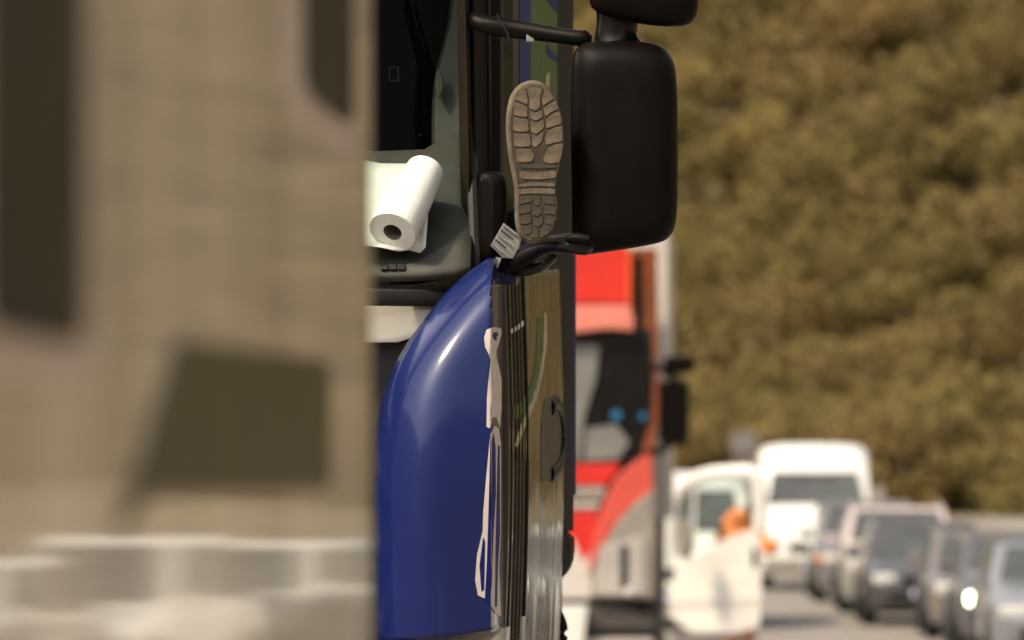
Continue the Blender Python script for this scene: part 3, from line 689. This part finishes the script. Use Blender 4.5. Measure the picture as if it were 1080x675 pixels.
# tread floor, groove shade put into its darker colour, 1.5 mm proud of the sole rim, then lugs on it
fl = [PS(cx0+(x-cx0)*.93, 340+(y-340)*.965, -.0015) for x, y in out]
prism('tread_floor', fl, (0, .004, 0), M_groove, boot)
lugs = [ # toe centre and V bars
 ([(128, 66), (155, 60), (184, 68), (176, 100), (176, 136), (158, 148), (138, 138), (136, 105)], 0),
 ([(138, 146), (157, 157), (182, 146), (186, 172), (160, 186), (140, 176)], 0),
 ([(140, 184), (160, 195), (188, 182), (192, 212), (163, 236), (143, 226)], 0),
 ([(146, 235), (163, 245), (190, 224), (184, 262), (160, 285), (148, 280)], 0),
 # left blocks
 ([(98, 66), (122, 72), (130, 104), (128, 126), (108, 116), (82, 106), (84, 84)], 0),
 ([(80, 114), (106, 124), (128, 136), (128, 172), (104, 170), (78, 164)], 0),
 ([(77, 172), (104, 178), (130, 182), (134, 224), (104, 228), (76, 222)], 0),
 ([(77, 232), (106, 236), (136, 236), (142, 280), (108, 284), (80, 280)], 0),
 ([(84, 294), (112, 290), (140, 294), (154, 316), (146, 338), (118, 342), (92, 338)], 0),
 # right blocks
 ([(194, 72), (212, 80), (228, 104), (204, 118), (188, 130), (184, 108)], 0),
 ([(190, 140), (206, 126), (234, 112), (246, 142), (220, 152), (196, 170)], 0),
 ([(200, 180), (222, 160), (249, 152), (257, 196), (226, 206), (200, 214)], 0),
 ([(204, 226), (228, 212), (258, 206), (261, 262), (228, 268), (200, 276), (196, 254)], 0),
 ([(192, 318), (206, 290), (232, 276), (261, 272), (256, 318), (246, 342), (214, 346), (190, 338)], 0),
 # waist bars
 ([(98, 352), (150, 348), (186, 350), (240, 352), (238, 362), (180, 366), (110, 364)], 1),
 ([(100, 374), (150, 380), (236, 374), (234, 400), (180, 406), (104, 404)], 0),
 ([(98, 424), (150, 416), (230, 420), (230, 434), (150, 430), (98, 436)], 0),
 ([(96, 443), (150, 438), (230, 441), (230, 462), (150, 458), (97, 462)], 0),
 # heel mosaic
 ([(98, 474), (128, 468), (150, 472), (146, 490), (124, 494), (98, 500)], 1),
 ([(154, 470), (176, 470), (178, 494), (166, 506), (152, 496)], 1),
 ([(182, 470), (228, 472), (232, 500), (206, 498), (184, 490)], 1),
 ([(96, 508), (122, 500), (142, 504), (140, 530), (112, 532), (96, 538)], 1),
 ([(148, 512), (164, 512), (182, 504), (184, 530), (168, 544), (148, 538)], 1),
 ([(190, 504), (212, 506), (234, 510), (234, 540), (212, 534), (190, 534)], 1),
 ([(96, 546), (114, 540), (140, 540), (144, 566), (122, 574), (98, 570)], 1),
 ([(150, 548), (168, 552), (186, 542), (188, 568), (168, 584), (150, 574)], 1),
 ([(194, 544), (212, 542), (232, 550), (224, 578), (206, 572), (194, 570)], 1),
 ([(102, 580), (122, 582), (144, 576), (146, 606), (124, 614), (108, 602)], 1),
 ([(152, 584), (168, 592), (170, 624), (150, 626), (130, 618), (150, 608)], 1),
 ([(190, 580), (206, 580), (220, 586), (208, 608), (184, 622), (176, 620), (176, 596)], 1)]
for pl, k in lugs:
    cc = sum((Vector(p) for p in pl), Vector((0, 0)))/len(pl)
    pp_ = cutpoly([cc+(Vector(p)-cc)*(1.03 if not k else 1.02) for p in pl])
    prism('lug', [PS(p.x, p.y, -.0034) for p in pp_], (0, .0024, 0), M_sole2 if k else M_sole, boot, bevel=.0009, seg=2)

# ------------------------------------------------------------------ generic vehicles
def carcol(name, c, metal=0): return mat(name, c, .35, metal=metal, coat=.9, var=.06, vscale=1)
def section(hw, zb, zt, crown=.03, tuck=.93):
    h = [(0, zt+crown), (hw*.55, zt+crown*.7), (hw*.86, zt), (hw*.97, zt-.07), (hw, zb+(zt-zb)*.55), (hw*.99, zb+.16), (hw*tuck, zb), (0, zb)]
    return h + [(-x, z) for x, z in h[-2:0:-1]]
def loft(name, stations, m, parent, T):
    vs, fs = [], []; n = None
    for (y, sec) in stations:
        n = len(sec); vs += [T @ Vector((x, y, z)) for x, z in sec]
    for i in range(len(stations)-1):
        for k in range(n): fs.append((i*n+k, i*n+(k+1) % n, (i+1)*n+(k+1) % n, (i+1)*n+k))
    fs += [tuple(range(n-1, -1, -1)), tuple((len(stations)-1)*n+k for k in range(n))]
    return raw(name, vs, fs, m, parent, smooth=True)
def quadpane(name, pts, T, m, parent, off=.006):
    p = [T @ Vector(q) for q in pts]
    nrm = (p[1]-p[0]).cross(p[2]-p[0]).normalized()
    c = T @ Vector((0, 0, .8)); mid = sum(p, Vector())/len(p)
    if nrm.dot(mid-c) < 0: nrm = -nrm
    return prism(name, [q+nrm*off for q in p], -nrm*(off+.008), m, parent, bevel=.003, seg=1)
def lerp(a, b, t): return tuple(a[i]+(b[i]-a[i])*t for i in range(len(a)))
def inset(c4, a=.06, b=.1):
    """c4: bl br tr tl"""
    bl, br, tr, tl = c4
    def q(u, v): return lerp(lerp(bl, br, u), lerp(tl, tr, u), v)
    return [q(a, b), q(1-a, b), q(1-a, 1-b), q(a, 1-b)]
def car(name, X, Y, yaw, label, cat, group, paint, L=4.4, W=1.78, H=1.46, hood=.92, belt=.95, zb=.22, ycowl=-.85, yrf=-.35, yrr=1.15, ytail=1.95, tw=.78, roof=None, lit=None, amber=False, rails=None, wr=.33, lampz=None, faceh=None, bumper_m=None):
    t = thing(name, (X, Y, 0), label, cat, group)
    T = Matrix.Translation((X, Y, 0)) @ Matrix.Rotation(R(yaw), 4, 'Z')
    hw = W/2; f = -L/2
    st = [(f, section(hw*.74, zb+.12, hood*.70)), (f+.07, section(hw*.88, zb+.03, hood*.80)), (f+.22, section(hw*.95, zb, hood*.88)), (f+.55, section(hw*.99, zb, hood*.96)),
          (ycowl-.05, section(hw, zb, belt)), (0, section(hw, zb, belt)), (ytail*.8, section(hw, zb, belt+.03)), (L/2-.25, section(hw*.97, zb, belt*.99)), (L/2-.05, section(hw*.9, zb+.05, belt*.9)), (L/2, section(hw*.8, zb+.15, belt*.8))]
    body = loft('body', st, paint, t, T)
    tw_ = hw*tw; hb = hw*.93
    B = [(-hb, ycowl, belt-.02), (hb, ycowl, belt-.02), (hb, ytail, belt-.02), (-hb, ytail, belt-.02)]
    U = [(-tw_, yrf, H), (tw_, yrf, H), (tw_, yrr, H), (-tw_, yrr, H)]
    # greenhouse: roof skin on posts, dark panes in between
    hexa('cabin', [T @ Vector(q) for q in B+U], roof or paint, t, bevel=.06, seg=3)
    quadpane('windscreen', inset([B[0], B[1], U[1], U[0]], .07, .11), T, M_bg, t)
    quadpane('rear_window', inset([B[3], B[2], U[2], U[3]], .10, .14), T, M_bg, t)
    for (a, b, c, d) in ((B[0], B[3], U[3], U[0]), (B[1], B[2], U[2], U[1])):
        bl, br, tr, tl = inset([a, b, c, d], .05, .13)
        quadpane('side_window', [bl, lerp(bl, br, .46), lerp(tl, tr, .44), tl], T, M_bg, t)
        quadpane('side_window', [lerp(bl, br, .52), br, tr, lerp(tl, tr, .52)], T, M_bg, t)
    lz = lampz or hood*.72
    def tb(nm, lo, hi, m, bev=.03, par=t): return box(nm, lo, hi, m, par, bevel=bev, seg=2, M=T)
    tb('lower_grille', (-hw*.62, f-.015, zb+.10), (hw*.62, f+.2, zb+.30), M_seal)
    tb('grille', (-hw*.42, f-.012, lz-.09), (hw*.42, f+.2, lz+.05), M_blackgloss)
    tb('number_plate', (-.26, f-.035, zb+.20), (.26, f+.0, zb+.31), M_plate, bev=.004)
    for s_ in (-1, 1):
        m = M_lamp_on if (lit and s_ in lit) else M_lamp
        tb('headlight', (s_*hw*.69-.17, f+.0, lz-.06), (s_*hw*.69+.17, f+.30, lz+.09), m, bev=.05)
        tb('wing_mirror', (s_*(hw+.09)-.10, ycowl+.12, belt+.0), (s_*(hw+.09)+.10, ycowl+.26, belt+.15), roof or paint, bev=.04)
        if amber: tb('indicator', (s_*hw*.93-.05, f+.12, lz-.05), (s_*hw*.93+.05, f+.3, lz+.06), M_amber, bev=.02)
        if rails: tube('roof_rail', [T @ Vector((s_*tw_*.92, yy, H+zz)) for yy, zz in ((yrf+.1, .0), (yrf+.25, .05), (yrr-.1, .05), (yrr+.05, 0))], .018, rails, t, seg=8)
        for yy in (f+.82, L/2-.85):
            p = T @ Vector((s_*(hw-.10), yy, wr))
            w_ = wheel(0, 0, 0, wr, .22, t, seg=20)
            w_.location = p-wloc(t); w_.rotation_euler.z = R(yaw)
            arch = [T @ Vector((s_*(hw+.002), yy+(wr+.07)*math.cos(a), wr+(wr+.07)*math.sin(a))) for a in [math.pi*k/12 for k in range(13)]]
            prism('wheel_arch', arch, (T.to_3x3() @ Vector((-s_*.06, 0, 0))), M_seal, t)
    return t
G = 'cars queuing nose to tail on the right'
def XC(xl, D, W=1.78): return (xl-800)*D/6000 + W/2       # centre of a car whose left edge sits at column xl at distance D
C_char = carcol('charcoal car paint', (.06, .055, .056)); C_slate = carcol('slate blue car paint', (.11, .105, .12), .3); C_navy = carcol('dark navy car paint', (.04, .04, .05))
C_silver = carcol('silver car paint', (.38, .35, .33), .4); C_taupe = carcol('taupe car paint', (.21, .18, .165), .3); C_pink = carcol('pale rose beige paint', (.52, .44, .41)); C_lblue = carcol('pale blue car paint', (.27, .275, .30), .3)
C_grey = carcol('mid grey car paint', (.16, .15, .155), .2)
yw = 3.5
car('parked_car', XC(1040, 62.5), 62.5+2.2, yw-2.5, 'pale blue car cut by the right edge of the picture, nearest of the queue', 'car', G, C_lblue, H=1.42)
car('parked_car', XC(1009, 68.3), 68.3+2.2, yw-3, 'dark slate car with its headlight lit, second from the right edge', 'car', G, C_slate, lit=(-1,), H=1.41)
car('parked_car', XC(976, 74), 74+2.2, yw-3, 'taupe grey car between the lit car and the charcoal car', 'car', G, C_taupe, H=1.40)
car('parked_car', XC(908, 80, 1.86), 80+2.3, yw-2.5, 'charcoal car with a wide dark lower grille, all of its windscreen showing', 'car', G, C_char, W=1.86, H=1.45, L=4.6)
car('parked_car', XC(884, 86.5, 1.9), 86.5+2.4, yw-3, 'silver car with a long pale rose roof behind the charcoal car', 'car', G, C_silver, W=1.9, H=1.62, hood=1.0, belt=1.05, L=4.8, roof=C_pink, rails=C_pink, ytail=2.2, yrr=1.9, yrf=-.25, wr=.36)
car('parked_car', XC(856, 93.5, 1.85), 93.5+2.3, yw-2, 'grey car with pale bonnet and orange indicator in front of the white minibus', 'car', G, C_grey, W=1.85, H=1.66, hood=1.0, belt=1.05, amber=True, L=4.6, yrr=1.8, ytail=2.1, wr=.36)
# nearer cars of the same queue: outside the frame, seen mirrored in the camper's flank
for (X, Y, lab, c, H_, rf) in ((4.5, 59.5, 'white roofed dark car mirrored in the camper flank, farthest of the mirrored cars', C_char, 1.5, M_white), (5.35, 54.2, 'white car mirrored in the beige camper flank', M_white, 1.62, None),
                           (6.3, 49.0, 'pale silver car mirrored in the middle of the beige camper flank', C_silver, 1.5, M_white), (7.3, 44.0, 'rose beige car mirrored low on the left of the camper flank', C_grey, 1.52, M_white), (8.4, 39.2, 'grey car mirrored at the lower left corner of the camper flank', C_taupe, 1.5, M_white)):
    car('parked_car', X, Y, yw+9, lab, 'car', G, c, H=H_, roof=rf)

# ---- white minibus
def boxvan(name, X, Y, yaw, label, cat, W=2.0, H=2.6, L=6.2, paint=M_white, zh=1.25, belt=1.45, zwt=2.05, nose=.75, round_=.16, ww=.9, amber=True, open_side=False):
    t = thing(name, (X, Y, 0), label, cat)
    T = Matrix.Translation((X, Y, 0)) @ Matrix.Rotation(R(yaw), 4, 'Z')
    hw = W/2; f = -L/2
    def sec(h, zb, zt, rt):
        a = [(0, zt+.03), (h*.6, zt+.02), (h-rt*.55, zt-.03), (h-rt*.12, zt-rt*.55), (h, zt-rt*1.4), (h, zb+.3), (h*.98, zb+.1), (h*.94, zb), (0, zb)]
        return a + [(-x, z) for x, z in a[-2:0:-1]]
    st = [(f, sec(hw*.82, .35, zh*.72, .1)), (f+.08, sec(hw*.93, .28, zh*.84, .1)), (f+.30, sec(hw*.985, .28, zh*.95, .12)), (f+nose-.02, sec(hw, .28, belt-.04, .12)),
          (f+nose+.45, sec(hw*.985, .28, zwt+.03, .16)), (f+nose+.75, sec(hw*.985, .28, H-.18, round_*1.5)), (f+nose+1.15, sec(hw, .28, H, round_*1.5)), (L/2-.1, sec(hw, .28, H, round_*1.5)), (L/2, sec(hw*.97, .3, H-.05, round_*1.5))]
    loft('body', st, paint, t, T)
    wb = hw*.86; wt = hw*.76
    quadpane('windscreen', [(-wb, f+nose+.02, belt), (wb, f+nose+.02, belt), (wt, f+nose+.47, zwt), (-wt, f+nose+.47, zwt)], T, M_bg, t, off=.08)
    def tb(nm, lo, hi, m, bev=.03): return box(nm, lo, hi, m, t, bevel=bev, seg=2, M=T)
    tb('bumper', (-hw*.93, f-.06, .30), (hw*.93, f+.3, .58), M_grey, .05)
    tb('grille', (-hw*.5, f-.02, .68), (hw*.5, f+.2, .86), M_seal)
    tb('number_plate', (-.26, f-.09, .40), (.26, f-.03, .51), M_plate, .004)
    for s_ in (-1, 1):
        tb('headlight', (s_*hw*.76-.16, f+.0, .78), (s_*hw*.76+.16, f+.3, 1.02), M_lamp, .05)
        tb('wing_mirror', (s_*(hw+.14)-.11, f+nose+.1, belt-.02), (s_*(hw+.14)+.11, f+nose+.25, belt+.32), M_grey, .04)
        tb('side_window', (s_*(hw+.002)-.012, f+nose+.75, belt+.02), (s_*(hw+.002)+.012, f+nose+1.7, zwt-.05), M_bg, .008)
        for yy in (f+.95, L/2-1.2):
            p = T @ Vector((s_*(hw-.12), yy, .36)); w_ = wheel(0, 0, 0, .36, .24, t, seg=20); w_.location = p-wloc(t); w_.rotation_euler.z = R(yaw)
            arch = [T @ Vector((s_*(hw+.004), yy+.43*math.cos(a), .34+.43*math.sin(a))) for a in [math.pi*k/12 for k in range(13)]]
            prism('wheel_arch', arch, (T.to_3x3() @ Vector((-s_*.06, 0, 0))), M_seal, t)
    return t, T
boxvan('minibus', (858-800)*102/6000, 102+3.1, 1.0, 'white high-roof minibus facing the camera behind the queue of cars', 'minibus', W=2.02, H=2.62, belt=1.55, zwt=2.08, zh=1.4)
# ---- white van with the open door, and another van behind it
vt, VT = boxvan('delivery_van', -2.55, 65.2, 2.0, 'white van behind the red truck with its front door swung wide open', 'van', W=2.02, H=2.45, belt=1.42, zwt=2.1, zh=1.3)
boxvan('delivery_van', -1.12, 81.5, 0, 'second white van seen through the window of the open white door', 'van', W=2.0, H=2.15, belt=1.35, zwt=1.88, zh=1.2)
DD = 61.5
def pd(x, y, k=0):
    """point of the open door: hinge at column 704 swings towards the road"""
    return P(x, y, DD+.35-(x-704)*.0035+k)
panel = [(706, 668), (800, 668), (803, 640), (803.5, 590), (801, 556), (790, 560), (760, 570), (735, 585), (708, 600)]
M_doorwhite = mat('slightly dirty white door paint', (.72, .69, .64), .4, coat=.6, var=.10, vscale=2)
dpn = prism('open_door', smoothpoly([pd(*q) for q in panel], 1), (0, .10, 0), M_doorwhite, vt, bevel=.02)
fr_path = catmull([pd(705, 598, .04), pd(706, 560, .04), pd(709, 532, .04), pd(722, 512, .04), pd(745, 501, .04), pd(775, 498, .04), pd(797, 500, .04), pd(801, 520, .04), pd(802, 560, .04)], 4)
tube('window_frame', fr_path, [(.075, .05)]*len(fr_path), M_white, dpn, seg=10, up=(0, 1, 0))
prism('door_glass', [pd(*q, .05) for q in ((708, 592), (709, 534), (722, 514), (745, 503), (775, 500), (797, 502), (800, 558), (760, 572))], (0, .006, 0), glassmat('door glass', (.88, .93, .9)), dpn)
tube('window_divider', [pd(731, 584, .04), pd(733, 508, .04)], .02, M_white, dpn, seg=8)
prism('door_handle', [pd(*q, -.03) for q in ((793, 578), (798, 578), (798, 597), (793, 597))], (0, .05, 0), M_black, dpn, bevel=.01)
prism('side_trim', [pd(*q, -.012) for q in ((708, 634), (803, 630), (803, 636), (708, 641))], (0, .03, 0), M_whitedull, dpn, bevel=.004)
prism('door_sill', [pd(*q, .0) for q in ((708, 668.5), (799, 668.5), (798, 676), (712, 676))], (0, .08, 0), M_brown, dpn, bevel=.01)
pillow('wing_mirror', V2((712, 548), (730, 548), (732, 590), (714, 592)), DD-.28, .14, M_grey, vt, r=.03, rings=3)
# ---- person in orange behind that door
pz = lambda x, y, D=62.6: tuple(P(x, y, D))
per2 = thing('person', (P(779, 700, 62.6).x, 62.6, 0), 'person in an orange jacket leaning behind the open white van door', 'person')
skinfig('body', [(pz(781, 615), .15), (pz(780, 592), .16), (pz(777, 566), .18), (pz(777, 551), .12), (pz(783, 538, 62.5), .125),
    (pz(794, 558), .10), (pz(806, 576), .09), (pz(816, 578, 62.3), .10), (pz(762, 556), .10), (pz(757, 584), .07), (pz(765, 594, 62.3), .06),
    (pz(788, 638), .11), (pz(788, 672), .08), (pz(789, 706), .05), (pz(790, 709, 62.4), .05), (pz(774, 638), .11), (pz(772, 672), .08), (pz(771, 706), .05), (pz(770, 709, 62.4), .05)],
    [(0, 1), (1, 2), (2, 3), (3, 4), (2, 5), (5, 6), (6, 7), (2, 8), (8, 9), (9, 10), (0, 11), (11, 12), (12, 13), (13, 14), (0, 15), (15, 16), (16, 17), (17, 18)], M_orange, per2, sub=2)
hair = [P(790, 531, 62.48), P(792, 536, 62.52), P(792, 542, 62.6)]
tube('hair', hair, [(.04, .04), (.07, .06), (.05, .05)], M_hair, per2, seg=12)

# ------------------------------------------------------------------ red truck
M_redfade = mat('slightly faded red panel', (.62, .085, .06), .35, coat=.8, var=.08, vscale=3)
rt = thing('truck', (-2.2, 53, 0), 'bright red truck with pale sun visor facing the camera behind the blue cab', 'truck')
RD = 51.
def pr(x, y, k=0): return P(x, y, RD+k)
def fr(name, pts, m, k=0, th=.08, bev=.02, parent=rt): return prism(name, [pr(x, y, k) for x, y in pts], (0, th, 0), m, parent, bevel=bev)
XR0 = (440-800)*RD/6000
fr('roof_fairing', [(430, 200), (652, 200), (660, 260), (664, 300), (665, 322), (430, 322)], M_red, k=.25, th=1.6, bev=.06)
fr('sun_visor', [(430, 322), (664, 322), (669, 336), (668, 349), (640, 347), (600, 352), (430, 352)], M_redpale, k=-.12, th=.3, bev=.03)
fr('windscreen', [(440, 352), (682, 350), (684, 400), (682, 440), (672, 468), (655, 488), (440, 488)], M_tinted, k=.02, th=.06, bev=.01)
fr('windscreen_surround', [(436, 349), (687, 347), (689, 400), (687, 444), (676, 474), (657, 493), (436, 493)], M_seal, k=.06, th=.1, bev=.01)
# things seen behind the glass edge: pale curtain, trinkets; then a painted reflection patch
M_curtain_reflect = mat('grey curtain and glass reflection', (.19, .18, .165), .8, var=.15, vscale=2)
fr('side_curtain', [(560, 362), (632, 364), (628, 400), (616, 440), (612, 486), (560, 486)], M_curtain_reflect, k=.0, th=.012, bev=.002)
fr('screen_reflection_panel', [(618, 452), (650, 448), (664, 466), (652, 484), (616, 486)], M_curtain_reflect, k=.0, th=.012, bev=.002)  # flat grey patch, a windscreen reflection put into colour
for (x, y, r_) in ((650, 438, 5.5), (678, 439, 4)):
    fr('dashboard_trinket', [(x+r_*math.cos(a), y+r_*math.sin(a)) for a in [2*math.pi*k/10 for k in range(10)]], M_cyan, k=-.02, th=.03, bev=.004)
M_redside = mat('red side paint with reflected tone', (.72, .15, .045), .5, spec=.2, coat=.2, var=.3, vscale=1.2)  # orange cast of reflections at the cab side put into its red
sl = [(664, 262), (693, 262), (694, 345), (694, 440), (688, 490), (690, 560), (690, 640), (664, 640)]
prism('cab_side', [pr(x, y, .12+(x-664)*.055) for x, y in sl], (-.05, .25, 0), M_redside, rt, bevel=.02)
fr('lower_panel', [(430, 489), (656, 489), (640, 512), (430, 512)], M_red, k=.0, th=.1)
fr('grille_slot', [(430, 513), (640, 513), (636, 527), (430, 527)], M_grey, k=-.01, th=.08)
fr('grille_bar', [(430, 530), (633, 530), (631, 537), (430, 537)], M_silver, k=-.02, th=.08)
fr('nose_panel', [(430, 539), (631, 539), (624, 576), (616, 592), (430, 566)], M_red, k=-.01, th=.1)
fr('bumper_top', [(430, 568), (604, 568), (616, 594), (624, 578), (636, 632), (430, 632)], M_whitedull, k=-.03, th=.14)
fr('corner_deflector', [(676, 482), (688, 478), (689, 520), (664, 536), (645, 560), (630, 590), (620, 606), (624, 570), (636, 530), (650, 502)], M_redfade, k=-.10, th=.3, bev=.05)
cl = fr('corner_cladding', [(690, 515), (692, 560), (690, 632), (622, 632), (624, 606), (634, 580), (650, 552), (668, 532)], M_grey, k=-.14, th=.34, bev=.05)
fr('lamp_recess', [(632, 576), (680, 566), (680, 628), (628, 628)], M_concrete, k=-.16, th=.04, parent=cl)
fr('lamp_slot', [(654, 576), (662, 574), (662, 620), (654, 622)], M_seal, k=-.18, th=.04, parent=cl)
fr('marker_lamp', [(658, 620), (668, 618), (668, 628), (658, 628)], M_lamp, k=-.19, th=.04, parent=cl)
fr('bumper_gap', [(430, 633), (692, 633), (690, 642), (430, 642)], M_seal, k=.0, th=.2)
fr('bumper', [(618, 640), (640, 636), (690, 650), (690, 664), (430, 666), (430, 640)], M_brown, k=-.05, th=.3, bev=.03)
fr('front_plate', [(560, 638), (620, 638), (613, 700), (560, 700)], M_white, k=-.16, th=.05)
fr('bumper_slot', [(430, 666), (692, 664), (690, 672), (430, 672)], M_seal, k=-.01, th=.2)
fr('valance', [(430, 673), (690, 673), (684, 700), (430, 700)], M_concrete, k=-.05, th=.3, bev=.03)
fr('side_mirror', [(694, 402), (724, 400), (727, 410), (727, 462), (722, 470), (700, 471), (694, 462)], M_black, k=-.2, th=.16, bev=.04)
fr('wide_mirror', [(700, 376), (728, 374), (733, 381), (732, 392), (700, 398)], M_black, k=-.2, th=.16, bev=.04)
tube('mirror_arm', [pr(686, 384, 0), pr(705, 392, -.1), pr(712, 404, -.12)], .035, M_black, rt, seg=8)
tube('mirror_arm', [pr(684, 478, 0), pr(700, 474, -.1), pr(708, 464, -.12)], .035, M_black, rt, seg=8)
box('side_guard', (-3.3, 53.7, .5), (-.93, 56.8, 1.78), M_brown, rt, bevel=.03)
box('box_body', (-3.5, 53.6, 1.79), ((705-800)*53.6/6000, 57.0, 4.52), M_whitedull, rt, bevel=.03)
box('chassis', (-2.9, 51.5, .5), (-1.5, 56.9, .95), M_chassis, rt)
box('mudguard', (-1.35, 51.5, .95), (-1.0, 53.4, 1.25), M_black, rt, bevel=.03)
for (xx, yy) in ((-3.2, 52.3), (-1.17, 52.3), (-3.2, 56.2), (-1.1, 56.2)): wheel(xx, yy, .5, .5, .3, rt, seg=24)
box('cab_core', (-3.3, 51.35, .9), (-1.05, 53.3, 4.2), M_dark, rt, bevel=.05)

# ------------------------------------------------------------------ far pale post beyond the vans
post = thing('roadside_mast', (P(785, 500, 200).x, 200, 0), 'blurred pale grey roadside mast between the red truck and the minibus', 'mast')
pc_ = P(785, 500, 200)
M_mast = mat('weathered mast', (.17, .15, .135), .8, var=.15, vscale=1)
box('mast_column', (pc_.x-.35, 199.8, 0), (pc_.x+.35, 200.4, 2.35+1.0), M_mast, post, bevel=.05)
box('mast_head', (pc_.x-.5, 199.7, 2.35+.2), (pc_.x+.42, 200.45, 2.35+.9), M_mast, post, bevel=.05)
